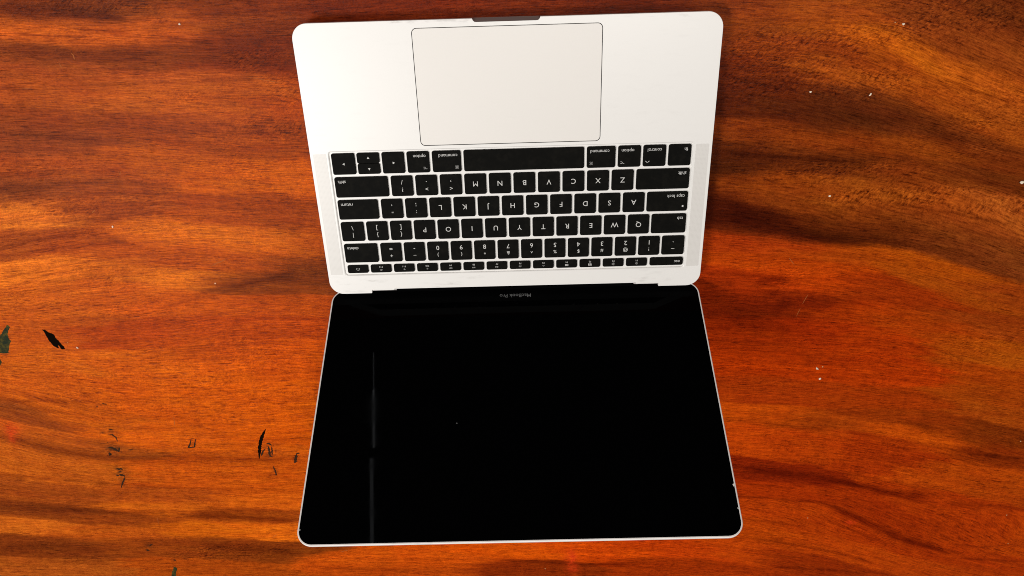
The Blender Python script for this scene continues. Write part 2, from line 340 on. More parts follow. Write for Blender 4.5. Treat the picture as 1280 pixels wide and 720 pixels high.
STREAK = [[5,0.55,[[-361.3,227.3],[-339.1,224.5],[-315.9,224.9],[-294.3,220.0],[-276.8,220.6]]],[2.5,0.6,[[-328.2,222.6],[-305.7,220.3],[-283.2,218.0],[-271.9,217.2]]],[1.5,0.55,[[-314.0,211.8],[-294.1,210.1],[-271.4,207.8]]],[1.2,0.55,[[-355.5,209.7],[-327.1,207.2],[-303.0,205.4]]],[1.2,0.5,[[-292.0,207.3],[-272.0,205.6],[-234.5,203.5]]],[1.2,0.45,[[-254.2,206.8],[-229.3,200.5],[-200.8,196.9]]],[4,0.35,[[-370.8,198.9],[-336.5,195.7],[-302.0,192.5],[-254.5,193.4]]],[5,0.3,[[-220.1,189.0],[-179.3,186.1],[-156.2,182.6]]],[3,0.35,[[-229.2,174.3],[-205.6,172.4],[-187.3,174.3]]],[2,0.5,[[-380.1,171.5],[-365.5,170.0],[-356.6,169.7]]],[3,0.3,[[-391.3,138.6],[-355.4,134.5],[-313.7,128.3]]],[4,0.4,[[-406.3,94.0],[-390.7,92.9],[-368.8,90.9]]],[2,0.35,[[-281.9,-5.9],[-246.3,0.7],[-218.1,5.9],[-181.4,15.3]]],[4,0.35,[[-246.6,-0.8],[-211.1,7.3],[-182.2,10.2]]],[2,0.3,[[-305.1,-16.8],[-268.6,-7.8],[-233.0,-1.2]]],[4,0.3,[[-349.5,46.3],[-329.4,47.1],[-313.9,43.1]]],[1.3,0.4,[[-424.2,41.2],[-395.5,47.6],[-360.8,53.0],[-341.3,56.6]]],[1.3,0.4,[[-433.1,15.0],[-411.4,18.9],[-394.2,19.9]]],[1.3,0.45,[[-417.9,9.4],[-398.9,15.6],[-384.6,18.1]]],[1.3,0.4,[[-365.0,27.2],[-344.2,29.5],[-320.2,31.7]]],[5,0.5,[[-488.2,-148.0],[-453.8,-159.3],[-429.8,-168.6],[-397.4,-176.2],[-359.7,-179.2],[-313.5,-179.5],[-267.8,-181.8],[-213.0,-185.3]]],[2.5,0.45,[[-503.4,-192.7],[-466.5,-199.7],[-428.8,-204.8],[-390.9,-209.8]]],[2,0.3,[[-387.0,-210.0],[-321.6,-215.8],[-220.1,-220.7]]],[4,0.35,[[-516.9,-232.8],[-470.6,-238.3],[-416.1,-244.0],[-360.7,-247.7],[-297.5,-252.6],[-226.7,-262.0]]],[3,0.4,[[-337.0,-249.4],[-281.9,-255.2],[-226.7,-262.0]]],[5,0.35,[[-537.1,-292.5],[-502.1,-286.8],[-461.8,-290.2],[-430.8,-297.8]]],[5,0.45,[[-330.1,-291.7],[-289.8,-296.1],[-233.2,-303.3]]],[3,0.35,[[-508.5,-306.8],[-476.0,-310.0],[-426.8,-313.7]]],[2.5,0.5,[[-19.6,-320.6],[21.8,-324.0],[71.6,-328.8],[113.2,-331.1]]],[3,0.3,[[-228.1,-323.8],[-170.4,-330.0],[-112.0,-332.8]]],[5,0.5,[[171.4,53.9],[187.3,50.0],[207.4,44.6],[234.4,36.8],[261.4,30.4],[288.3,26.0]]],[4,0.35,[[173.2,62.1],[199.5,55.9],[226.5,46.8]]],[5,0.3,[[286.6,35.3],[307.1,30.5],[327.8,24.9]]],[2.5,0.55,[[166.2,107.0],[187.6,103.9],[212.6,101.9],[250.4,98.2],[282.2,94.1]]],[6,0.35,[[195.7,138.5],[220.2,135.3],[251.2,130.8],[287.9,128.5],[311.7,130.3]]],[2,0.45,[[164.1,164.3],[181.1,160.3],[199.6,155.1]]],[5,0.4,[[316.7,121.6],[333.7,113.6],[350.3,108.1]]],[1.6,0.55,[[323.4,158.6],[343.2,149.8],[362.4,144.5],[382.0,138.0]]],[1.5,0.4,[[262.8,198.7],[287.4,190.3],[312.8,179.5],[331.1,175.6]]],[1.4,0.4,[[181.8,204.2],[216.4,202.2],[257.0,198.8],[274.7,196.1]]],[1.5,0.4,[[307.6,60.3],[340.8,54.6],[368.0,47.6],[403.3,40.4]]],[1.5,0.35,[[363.9,38.0],[391.9,29.5],[419.5,23.7]]],[3.5,0.5,[[200.5,-8.9],[210.3,-6.2],[221.4,-3.5],[232.4,-5.3]]],[5,0.45,[[220.3,-31.7],[230.0,-28.1],[239.9,-25.3]]],[2,0.4,[[207.1,-7.6],[217.5,-10.2],[230.5,-6.8]]],[1.8,0.4,[[190.7,-148.7],[224.4,-152.4],[262.6,-159.9],[292.9,-163.6]]],[4,0.45,[[358.4,-156.2],[378.2,-162.3],[398.6,-170.3]]],[2,0.35,[[308.2,-165.9],[347.5,-176.3],[402.5,-187.3],[441.6,-193.1],[482.3,-203.9]]],[2,0.4,[[402.5,-187.3],[434.7,-195.8],[482.0,-202.9]]],[2.5,0.5,[[438.5,-195.9],[458.6,-200.3],[483.1,-206.8]]],[4.5,0.6,[[203.0,-203.8],[231.3,-209.5],[258.8,-214.2],[294.5,-221.2],[327.0,-230.1],[359.8,-239.1],[392.5,-246.1],[412.6,-248.7]]],[2.5,0.5,[[318.9,-227.8],[343.7,-236.6],[377.2,-247.7],[410.5,-256.9]]],[4,0.4,[[418.4,-257.1],[458.5,-260.3],[499.3,-265.6]]],[2.5,0.45,[[275.0,-246.9],[299.7,-253.8],[316.6,-260.5],[343.1,-276.0],[361.2,-287.2]]],[4.5,0.65,[[304.0,-256.0],[334.7,-273.6],[361.2,-287.2],[384.0,-300.8],[406.2,-310.2],[437.4,-322.2]]],[2.5,0.5,[[366.3,-292.7],[389.2,-306.4],[415.6,-316.0],[432.8,-319.8]]],[1.8,0.4,[[201.7,-261.4],[230.8,-272.8],[263.6,-279.1],[288.5,-285.1]]],[2,0.4,[[294.2,-269.3],[328.9,-286.3],[373.5,-309.3]]],[2,0.5,[[221.4,-296.2],[250.4,-301.4],[283.9,-309.0],[318.1,-318.8],[348.5,-328.7],[371.4,-340.7]]],[2,0.45,[[254.8,-337.4],[313.8,-343.6],[356.4,-349.5]]],[2,0.45,[[451.9,-331.6],[485.5,-334.8],[519.3,-338.0]]],[1.5,0.35,[[438.9,-311.1],[472.7,-316.5],[504.3,-313.0]]],[2,0.4,[[203.6,-240.8],[243.2,-244.0],[283.5,-251.3]]],[1.5,0.4,[[197.7,-220.4],[225.6,-227.2],[265.2,-232.4]]],[6,0.25,[[251.1,-32.6],[271.1,-29.3],[292.2,-33.0]]],[1.4,0.4,[[180.6,-39.2],[218.1,-41.8],[252.4,-41.2]]],[1.4,0.35,[[263.0,-21.3],[284.3,-26.5],[313.1,-35.1]]],[2,0.35,[[-476.0,-111.9],[-445.2,-108.3],[-416.4,-110.9],[-380.0,-112.8]]],[2.5,0.35,[[-476.9,-114.5],[-448.6,-118.9],[-427.5,-123.1]]]]
CURL = [[324.8,202.4,63.0,21.4,1.0],[213.3,183.4,64.2,19.5,1.0],[252.3,159.4,53.5,17.4,1.0],[186.2,167.1,35.5,22.8,0.9],[264.6,88.1,75.4,11.7,0.8],[312.7,66.9,70.1,9.4,1.0],[384.6,58.1,38.4,12.2,0.8],[367.1,126.3,36.5,30.1,0.7],[-179.3,186.1,35.3,9.0,0.9],[-164.9,165.4,23.9,17.4,0.6],[-303.9,226.7,51.4,7.4,0.8],[-299.1,-301.5,74.1,13.3,0.8],[-182.1,135.7,36.8,11.0,0.6],[-212.0,108.2,43.8,19.0,0.4],[226.5,-1.4,26.8,14.8,0.5],[411.3,-73.0,42.2,24.3,0.5]]
RED = [[-473.5,-140.1,5.3,5.5,0.8],[-477.7,-148.3,4.5,11.0,0.5],[49.9,-319.1,5.8,8.9,0.9],[51.7,-336.3,6.7,8.0,0.5],[330.0,-278.8,4.8,2.7,0.9]]
SMUDGE = [[-237.6,-172.1,6.8,8.5,0.8],[-236.8,-198.3,3.1,5.9,0.6],[-213.9,-181.4,3.1,7.7,0.6],[-385.7,-166.9,7.6,6.5,0.7],[-386.7,-194.0,6.1,6.8,0.8],[-381.1,-147.3,6.7,4.6,0.5],[-387.8,-206.9,3.1,6.9,0.5],[-370.5,-167.4,6.1,2.9,0.35],[-225.8,-174.3,7.6,2.8,0.35],[-207.1,-167.2,3.8,2.8,0.4],[-309.3,-160.6,2.3,3.8,0.35],[-382.5,-290.2,4.9,5.5,0.4],[-360.1,-311.0,3.3,2.3,0.5],[-348.0,-309.1,4.1,4.5,0.25],[-385.1,-115.3,7.3,2.6,0.3],[-391.7,-147.0,3.8,1.8,0.6]]
INK = {"black_fleck":[[-412.9,-34.7],[-410.6,-35.0],[-408.6,-37.6],[-405.8,-38.9],[-404.4,-40.2],[-403.1,-45.1],[-400.8,-49.2],[-398.7,-52.9],[-399.1,-55.4],[-401.7,-55.7],[-402.6,-54.1],[-403.8,-50.9],[-403.9,-54.8],[-405.7,-53.6],[-408.5,-51.0],[-410.1,-47.3],[-411.1,-42.4],[-411.7,-38.7]],"green_a":[[-459.4,-33.8],[-455.0,-37.1],[-452.1,-41.2],[-448.4,-36.5],[-444.5,-32.2],[-442.3,-29.9],[-440.9,-29.7],[-440.4,-32.3],[-443.2,-35.4],[-444.8,-39.4],[-444.7,-43.5],[-443.6,-45.9],[-446.2,-49.1],[-448.0,-52.4],[-449.9,-58.1],[-457.7,-57.9],[-465.8,-56.4]],"green_b":[[-463.5,-62.3],[-459.5,-64.1],[-459.5,-67.8],[-461.1,-69.9],[-465.4,-69.8]],"green_c":[[-366.8,-326.8],[-364.2,-321.1],[-362.0,-320.6],[-360.9,-323.5],[-363.5,-329.2],[-366.5,-338.4],[-370.7,-338.3]]}
STROKE = [[1.2,[[-236.7,-147.0],[-239.1,-150.4],[-242.0,-155.9],[-244.7,-162.4],[-246.6,-169.0],[-249.3,-181.8]]],[0.8,[[-241.9,-170.0],[-244.4,-173.8],[-246.8,-178.5]]],[0.7,[[-239.3,-164.0],[-237.0,-164.0],[-234.0,-166.5]]],[0.9,[[-238.2,-166.4],[-238.0,-172.1],[-238.4,-178.8],[-235.9,-179.8]]],[0.7,[[-234.9,-167.4],[-235.5,-173.1],[-236.0,-177.9]]],[0.8,[[-243.0,-178.6],[-242.7,-179.1]]],[0.6,[[-237.7,-190.4],[-236.7,-195.3],[-235.8,-201.8],[-239.7,-201.9]]],[1.3,[[-212.4,-176.6],[-213.8,-180.4],[-216.1,-188.1]]],[0.6,[[-213.1,-176.1],[-209.3,-176.2]]],[0.6,[[-308.9,-155.4],[-305.2,-156.9],[-308.2,-166.1],[-314.3,-166.6],[-311.7,-162.9],[-308.9,-155.4]]],[0.7,[[-383.8,-143.1],[-380.2,-143.6]]],[0.6,[[-385.7,-148.6],[-382.4,-149.1],[-379.6,-153.0],[-379.4,-157.7]]],[0.9,[[-389.6,-158.3],[-388.8,-158.8]]],[1.1,[[-390.6,-163.8],[-385.9,-165.0],[-381.1,-169.7]]],[0.7,[[-379.6,-164.3],[-381.1,-169.9]]],[1.2,[[-390.4,-170.1],[-390.8,-173.0],[-388.9,-173.1]]],[0.7,[[-391.5,-146.6],[-390.3,-146.1]]],[1,[[-390.1,-190.5],[-388.7,-189.9],[-384.2,-190.5],[-383.5,-192.2]]],[1.2,[[-388.4,-197.4],[-383.2,-198.4]]],[0.7,[[-392.0,-197.8],[-388.7,-198.4]]],[0.7,[[-383.5,-199.1],[-384.0,-201.5],[-388.1,-207.9],[-390.8,-213.9]]],[0.5,[[-372.9,-167.8],[-367.4,-167.5]]],[0.6,[[-382.8,-291.3],[-377.9,-288.1]]],[0.9,[[-387.2,-295.6],[-383.5,-297.4]]],[0.6,[[-388.7,-117.5],[-386.5,-117.5]]],[0.5,[[-382.4,-113.6],[-377.7,-115.1]]],[0.9,[[-361.7,-310.4],[-359.4,-311.6]]]]
CRUMB = [[285.0,198.0,2.48,1.86,0],[225.6,151.5,1.86,1.61,0],[270.8,148.2,2.48,1.86,60],[403.1,76.0,3.72,3.1,20],[253.3,68.7,2.11,1.74,0],[267.9,-94.0,3.41,1.86,-50],[272.5,-105.1,2.98,1.74,45],[272.8,-92.3,1.61,1.49,0],[-235.4,212.9,1.86,1.55,70],[-325.6,58.6,2.48,1.36,75],[-252.7,5.4,1.61,1.12,70],[-387.3,-54.1,2.48,1.49,-40],[472.6,-181.0,1.61,1.36,0],[483.9,-273.1,1.36,1.24,0],[495.6,-311.6,1.24,1.12,0],[286.1,-271.2,1.36,1.24,0],[22.9,-333.7,1.36,1.12,0],[279.2,199.4,1.24,0.99,0],[-394.6,-48.6,1.61,0.74,80]]
SCRATCH = [[0.9,[[-319.5,195.2],[-318.5,193.5],[-318.4,190.4]]],[0.7,[[-295.2,186.8],[-295.1,185.1]]],[0.5,[[-330.4,188.4],[-330.0,185.8],[-329.1,184.7]]],[0.7,[[-339.2,71.1],[-335.9,73.5]]],[0.6,[[-252.9,21.1],[-248.4,23.5],[-238.9,27.3]]],[0.45,[[228.2,15.5],[233.7,8.7]]],[0.5,[[249.2,-19.4],[245.8,-28.5]]],[0.45,[[244.6,-32.4],[242.1,-40.9]]],[0.4,[[-265.2,90.7],[-261.9,93.9]]],[0.4,[[-308.7,105.1],[-308.3,101.8],[-306.8,105.0]]],[0.6,[[-188.0,-304.6],[-177.7,-301.5]]],[0.4,[[-193.9,174.4],[-169.1,169.1]]],[0.35,[[-365.2,171.1],[-356.4,170.3]]],[0.45,[[-319.9,-130.7],[-321.1,-142.5]]],[0.4,[[-254.5,-282.8],[-248.9,-278.6]]],[0.4,[[-364.4,-252.9],[-365.7,-261.3]]]]



def vnoise(x, y, seed):
    r = np.random.RandomState(seed).rand(256, 256).astype(np.float32)
    xi, yi = np.floor(x).astype(np.int64), np.floor(y).astype(np.int64)
    fx, fy = x - xi, y - yi
    fx, fy = fx * fx * (3 - 2 * fx), fy * fy * (3 - 2 * fy)
    a, b = xi & 255, yi & 255
    a1, b1 = (xi + 1) & 255, (yi + 1) & 255
    return ((r[a, b] * (1 - fx) + r[a1, b] * fx) * (1 - fy) + (r[a, b1] * (1 - fx) + r[a1, b1] * fx) * fy) - 0.5


def flow_solver():
    P = np.array(FLOW, float)
    q = P[:, :2] * np.array([0.35, 1.0]) / 100.0
    d = P[:, 2] - P[:, 1]
    n = len(q)

    def k(r2):
        return r2 * np.log(r2 + 1e-9) * 0.5
    r2 = ((q[:, None] - q[None]) ** 2).sum(-1)
    A = np.zeros((n + 3, n + 3))
    A[:n, :n] = k(r2) + np.eye(n) * 0.02
    A[:n, n:] = np.c_[np.ones(n), q]
    A[n:, :n] = A[:n, n:].T
    w = np.linalg.solve(A, np.r_[d, 0, 0, 0])

    def ev(x, y):
        x, y = np.clip(x, -600, 600), np.clip(y, -450, 320)
        ux, uy = x * 0.35 / 100, y / 100
        out = w[n] + w[n + 1] * ux + w[n + 2] * uy
        for i in range(n):
            rr = (ux - q[i, 0]) ** 2 + (uy - q[i, 1]) ** 2
            out = out + w[i] * k(rr)
        return out
    return ev


def build_table():
    X0, X1, Y0, Y1 = -0.95, 0.95, -0.80, 0.48
    xs = np.concatenate([np.linspace(X0, -0.60, 30)[:-1], np.arange(-0.60, 0.5801, 0.0013), np.linspace(0.5815, X1, 30)])
    ys = np.concatenate([np.linspace(Y0, -0.40, 30)[:-1], np.arange(-0.40, 0.2801, 0.0010), np.linspace(0.2812, Y1, 20)])
    nx, ny = len(xs), len(ys)
    GX, GY = np.meshgrid(xs, ys)
    x, y = GX.ravel() * 1000, GY.ravel() * 1000
    ev = flow_solver()
    # flow offset is smooth: evaluate on a coarse grid, then interpolate
    cx, cy = np.arange(X0 * 1000 - 10, X1 * 1000 + 20, 8.0), np.arange(Y0 * 1000 - 10, Y1 * 1000 + 20, 8.0)
    CX, CY = np.meshgrid(cx, cy)
    off = ev(CX, CY)

    def bil(F, x, y):
        i = np.clip(((x - cx[0]) / 8.0), 0, len(cx) - 1.001)
        j = np.clip(((y - cy[0]) / 8.0), 0, len(cy) - 1.001)
        i0, j0 = i.astype(int), j.astype(int)
        fi, fj = i - i0, j - j0
        return (F[j0, i0] * (1 - fi) + F[j0, i0 + 1] * fi) * (1 - fj) + (F[j0 + 1, i0] * (1 - fi) + F[j0 + 1, i0 + 1] * fi) * fj
    psi = y + bil(off, x, y)
    wob = vnoise(x / 60, psi / 14, 3) * 3.5 + vnoise(x / 24, psi / 4, 4) * 2.4 + vnoise(x / 9, psi / 1.6, 5) * 1.8 + vnoise(x / 26, psi / 2.2, 6) * 3.2 + vnoise(x / 5, psi / 0.9, 7) * 1.6
    # wood tints, with front-edge shade and left-side glow painted in, spread along the grain
    P = np.array(FIG_AND_LIGHT, float)
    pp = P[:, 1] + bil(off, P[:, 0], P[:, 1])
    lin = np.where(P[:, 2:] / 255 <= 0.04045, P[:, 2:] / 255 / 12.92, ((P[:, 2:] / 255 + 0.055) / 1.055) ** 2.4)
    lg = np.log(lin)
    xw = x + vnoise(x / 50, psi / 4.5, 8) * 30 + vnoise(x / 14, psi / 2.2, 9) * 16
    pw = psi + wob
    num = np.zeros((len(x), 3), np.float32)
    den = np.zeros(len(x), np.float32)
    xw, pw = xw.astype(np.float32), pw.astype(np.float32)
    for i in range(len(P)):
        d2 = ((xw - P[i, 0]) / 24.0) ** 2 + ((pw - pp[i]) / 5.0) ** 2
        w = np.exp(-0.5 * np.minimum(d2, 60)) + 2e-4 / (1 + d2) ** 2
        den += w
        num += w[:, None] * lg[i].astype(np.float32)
    fig_light = np.exp(num / den[:, None])
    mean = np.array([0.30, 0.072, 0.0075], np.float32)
    fig_light = mean * (fig_light / mean) ** 0.84 * np.array([1.04, 0.845, 0.45], np.float32)
    # fine growth bands that run along the grain, irregular in width and reach
    fb = vnoise(x / 70, psi / 2.6, 51) * 0.5 + vnoise(x / 30, psi / 1.3, 52) * 0.35 + vnoise(x / 110, psi / 5.5, 53) * 0.45
    patch = np.clip(0.75 + 1.6 * vnoise(x / 90, psi / 20, 54), 0.15, 1.5)
    fb = (fb * patch)[:, None].astype(np.float32)
    fig_light = fig_light * np.exp(fb * np.array([0.42, 0.55, 0.6], np.float32))
    # dark heartwood streaks
    dark = np.zeros(len(x), np.float32)
    jit = vnoise(x / 9, psi / 2.5, 11) * 1.6 + vnoise(x / 3.5, psi / 1.2, 12) * 0.8
    for hw, st, pl in STREAK:
        pl = np.array(pl)
        hwm = hw * (0.95 if hw > 3 else 0.72)
        m = (x > pl[:, 0].min() - 25) & (x < pl[:, 0].max() + 25) & (y > pl[:, 1].min() - 12) & (y < pl[:, 1].max() + 12)
        idx = np.nonzero(m)[0]
        if not len(idx):
            continue
        o = np.argsort(pl[:, 0])
        yc = np.interp(x[idx], pl[o, 0], pl[o, 1])
        dy = np.abs(y[idx] + jit[idx] * min(1.0, hwm / 2 + 0.3) - yc)
        xa, xb = pl[o[0], 0], pl[o[-1], 0]
        L = max(12.0, 0.22 * (xb - xa))
        e = np.clip((x[idx] - xa) / L + 0.4, 0, 1) * np.clip((xb - x[idx]) / L + 0.4, 0, 1)
        e = e * e * (3 - 2 * e)
        s = st * np.exp(-(dy / (hwm * (0.55 + 0.6 * e))) ** 2) * e * (1.15 + 0.6 * vnoise(x[idx] / 14, psi[idx] / 2, 20))
        dark[idx] = 1 - (1 - dark[idx]) * (1 - np.clip(s, 0, 0.95))
    dk = dark[:, None]
    fig_light = fig_light * (1 - dk * np.array([0.66, 0.78, 0.80], np.float32))
    # red pencil smudges rubbed into the varnish
    for cx_, cy_, a, b_, s in RED:
        d2 = ((x - cx_) / a) ** 2 + ((y - cy_) / b_) ** 2
        w = (s * np.exp(-d2) * np.clip(0.8 + 1.2 * vnoise(x / 2.5, y / 2, 31), 0, 1.3))[:, None]
        w = np.clip(w, 0, 0.95)
        fig_light = fig_light * (1 - w) + w * np.array([0.60, 0.040, 0.006])
    # ink rubbed into the grain round the pen marks
    for cx_, cy_, a, b_, s in SMUDGE:
        d2 = ((x - cx_) / a) ** 2 + ((y - cy_) / b_) ** 2
        w = (s * np.exp(-d2) * np.clip(0.5 + 2.2 * vnoise(x / 1.6, y / 1.2, 33) + 1.0 * vnoise(x / 5, y / 3, 34), 0, 1.3))[:, None]
        w = np.clip(w, 0, 0.95)
        fig_light = fig_light * (1 - w) + w * np.array([0.022, 0.012, 0.005])
    curl = np.zeros(len(x), np.float32)
    for cx_, cy_, a, b_, s in CURL:
        d2 = ((x - cx_) / a) ** 2 + ((y - cy_) / b_) ** 2
        curl = np.maximum(curl, s * np.exp(-d2 * d2))
    curl = np.clip(np.maximum(curl, 0.14 + 0.5 * vnoise(x / 35, psi / 9, 42)) * (0.9 + 1.0 * vnoise(x / 18, y / 9, 41)), 0, 1)

    verts = np.zeros((nx * ny, 3), np.float32)
    verts[:, 0], verts[:, 1] = GX.ravel(), GY.ravel()
    ii, jj = np.meshgrid(np.arange(nx - 1), np.arange(ny - 1))
    a = (jj * nx + ii).ravel()
    quads = np.stack([a, a + 1, a + 1 + nx, a + nx], 1)
    # rounded edge and underside
    ring = np.concatenate([np.arange(nx), np.arange(1, ny) * nx + nx - 1, (ny - 1) * nx + np.arange(nx - 2, -1, -1), np.arange(ny - 2, 0, -1) * nx])
    base, extra_v, extra_f, prev = nx * ny, [], [], ring
    cxm, cym = (X0 + X1) / 2, (Y0 + Y1) / 2
    src = [ring]
    for grow, z in ((0.0025, -0.0008), (0.004, -0.003), (0.004, -0.034), (0.001, -0.037)):
        p = verts[ring].copy()
        p[:, 0] += np.where(np.isclose(p[:, 0], X0), -grow, np.where(np.isclose(p[:, 0], X1), grow, 0))
        p[:, 1] += np.where(np.isclose(p[:, 1], Y0), -grow, np.where(np.isclose(p[:, 1], Y1), grow, 0))
        p[:, 2] = z
        cur = base + sum(len(e) for e in extra_v) + np.arange(len(ring))
        extra_v.append(p)
        nxt, pn = np.roll(cur, -1), np.roll(prev, -1)
        extra_f.append(np.stack([cur, nxt, pn, prev], 1))
        prev = cur
    allv = np.concatenate([verts] + extra_v)
    allq = np.concatenate([quads] + extra_f)
    me = bpy.data.meshes.new('wooden_table')
    me.vertices.add(len(allv))
    me.vertices.foreach_set('co', allv.ravel())
    nq = len(allq)
    me.loops.add(nq * 4 + len(ring))
    me.polygons.add(nq + 1)
    me.loops.foreach_set('vertex_index', np.concatenate([allq.ravel(), prev[::-1]]).astype(np.int32))
    st = np.append(np.arange(nq) * 4, nq * 4).astype(np.int32)
    me.polygons.foreach_set('loop_start', st)
    me.update(calc_edges=True)
    rep = len(extra_v)
    ex = np.tile(ring, rep)
    full = lambda A: np.concatenate([A, A[ex]])
    ca = me.attributes.new('figure_and_light', 'FLOAT_COLOR', 'POINT')
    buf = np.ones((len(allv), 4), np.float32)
    buf[:, :3] = full(fig_light) * WOOD_GAIN
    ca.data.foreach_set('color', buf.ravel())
    ga = me.attributes.new('grain', 'FLOAT_VECTOR', 'POINT')
    gb = np.zeros((len(allv), 3), np.float32)
    gb[:, 0], gb[:, 1] = full(x), full(psi)
    ga.data.foreach_set('vector', gb.ravel())
    cu = me.attributes.new('curl', 'FLOAT', 'POINT')
    cu.data.foreach_set('value', full(curl).astype(np.float32))
    return link_mesh('wooden_table', me, M_WOOD)


WOOD_GAIN = 1.0
table = build_table()
tag(table, 'varnished reddish orange wooden table with dark grain streaks under the laptop', 'table')

# marks on the table: flat patches and strokes of ink, paint and scratches
def flat_patch(name, pts, z, m, label=None):
    # roughen the outline a little
    out = []
    n = len(pts)
    for i in range(n):
        a, b = Vector(pts[i]), Vector(pts[(i + 1) % n])
        out.append(a)
        if (b - a).length > 2.0:
            nrm = Vector((-(b - a).y, (b - a).x)).normalized()
            for t in (0.33, 0.66):
                out.append(a.lerp(b, t + random.uniform(-.08, .08)) + nrm * random.uniform(-0.45, 0.45))
    bm = bmesh.new()
    vs = [bm.verts.new((p.x / 1000, p.y / 1000, z)) for p in out]
    es = [bm.edges.new((vs[i], vs[(i + 1) % len(vs)])) for i in range(len(vs))]
    bmesh.ops.triangle_fill(bm, edges=es, use_beauty=True)
    for f in bm.faces:
        if f.normal.z < 0:
            f.normal_flip()
    me = bpy.data.meshes.new(name)
    bm.to_mesh(me)
    bm.free()
    return link_mesh(name, me, m, table, label)


def ribbon(name, pts, hw, z, m, taper=0.35, jag=0.25):
    P = []
    for i in range(len(pts) - 1):
        a, b = Vector(pts[i]), Vector(pts[i + 1])
        k = max(1, int((b - a).length / 1.0))
        for j in range(k):
            P.append(a.lerp(b, j / k))
    P.append(Vector(pts[-1]))
    if len(P) == 1:
        P.append(P[0] + Vector((0.5, 0)))
    vs, n = [], len(P)
    for i, p in enumerate(P):
        t = (P[min(i + 1, n - 1)] - P[max(i - 1, 0)])
        t = t.normalized() if t.length > 0 else Vector((1, 0))
        q = Vector((-t.y, t.x))
        e = min(1.0, taper + (1 - taper) * min(i, n - 1 - i) / max(1, 0.25 * n))
        w1 = hw * e * (1 + random.uniform(-jag, jag))
        w2 = hw * e * (1 + random.uniform(-jag, jag))
        vs += [((p + q * w1).x / 1000, (p + q * w1).y / 1000, z), ((p - q * w2).x / 1000, (p - q * w2).y / 1000, z)]
    fs = [(2 * i + 1, 2 * i + 3, 2 * i + 2, 2 * i) for i in range(n - 1)]
    return pydata(name, vs, fs, m, table)


flat_patch('ink_mark', INK['black_fleck'], 0.00006, M_INK, 'black oblong paint fleck lying aslant')
flat_patch('paint_patch', INK['green_a'], 0.00006, M_GREEN, 'dark green ragged paint patch')
flat_patch('paint_patch', INK['green_b'], 0.00006, M_GREEN)
flat_patch('paint_patch', INK['green_c'], 0.00006, M_GREEN)
for i, (w, pl) in enumerate(STROKE):
    ribbon('ink_mark', pl, w * (1.25 if i == 0 else 1.12), 0.00007 + i * 2e-7, M_INK if i == 0 else M_INK2, 0.2, 0.25 if i in (0, 9) else 0.45)
for w, pl in SCRATCH:
    ribbon('scratch', pl, w * 0.5, 0.00005, M_SCR, 0.3, 0.45)

# ------------------------------------------------------------------ the laptop
HW, H = 0.15205, 0.0149
Y_BACK, Y_FRONT = -0.0004, 0.2124
laptop = bpy.data.objects.new('laptop', None)
col.objects.link(laptop)
laptop.location = (0, 0, 0)
tag(laptop, 'open silver laptop with black keys and a dark blank screen on the table', 'laptop')

WELL = rrect(-0.1378, 0.0165, 0.1378, 0.1197, 0.0022, 4)
PAD_HOLE = rrect(-0.06745, 0.1226, 0.06765, 0.20715, 0.0036, 5)


def deck_outline():
    """counter-clockwise outline of the top face, with the hinge cut-outs and the thumb notch; each point carries how its foot moves in"""
    r = 0.0112
    pts = []   # (x, y, kind, centre)

    def arc(cx, cy, a0, kind):
        for k in range(11):
            a = math.radians(a0 + 9 * k)
            pts.append((cx + r * math.cos(a), cy + r * math.sin(a), kind, (cx, cy)))
    arc(HW - r, Y_FRONT - r, 0, 'c')
    for x, y in ((0.0236, 0.2124), (0.0232, 0.2113), (0.0222, 0.2103), (0.0208, 0.2101), (-0.0212, 0.2101), (-0.0226, 0.2103), (-0.0237, 0.2113), (-0.0241, 0.2124)):
        pts.append((x, y, 'f', None))
    arc(-HW + r, Y_FRONT - r, 90, 'c')
    arc(-HW + r, Y_BACK + r, 180, 'c')
    for x, y in ((-0.1180, Y_BACK), (-0.1178, 0.0022), (-0.0994, 0.0022), (-0.0992, 0.0031), (0.0996, 0.0031), (0.0998, 0.0022), (0.1182, 0.0022), (0.1184, Y_BACK)):
        pts.append((x, y, 'b', None))
    arc(HW - r, Y_BACK + r, 270, 'c')
    return pts


def base_loop(outline, inset, z, flat_notch):
    L = []
    for x, y, kind, c in outline:
        if kind == 'c':
            rr = math.hypot(x - c[0], y - c[1])
            k = (rr - inset) / rr
            L.append((c[0] + (x - c[0]) * k, c[1] + (y - c[1]) * k, z))
        elif kind == 'f':
            yy = Y_FRONT if flat_notch else y
            L.append((x, yy - inset, z))
        else:
            L.append((x, y + inset, z))
    return L


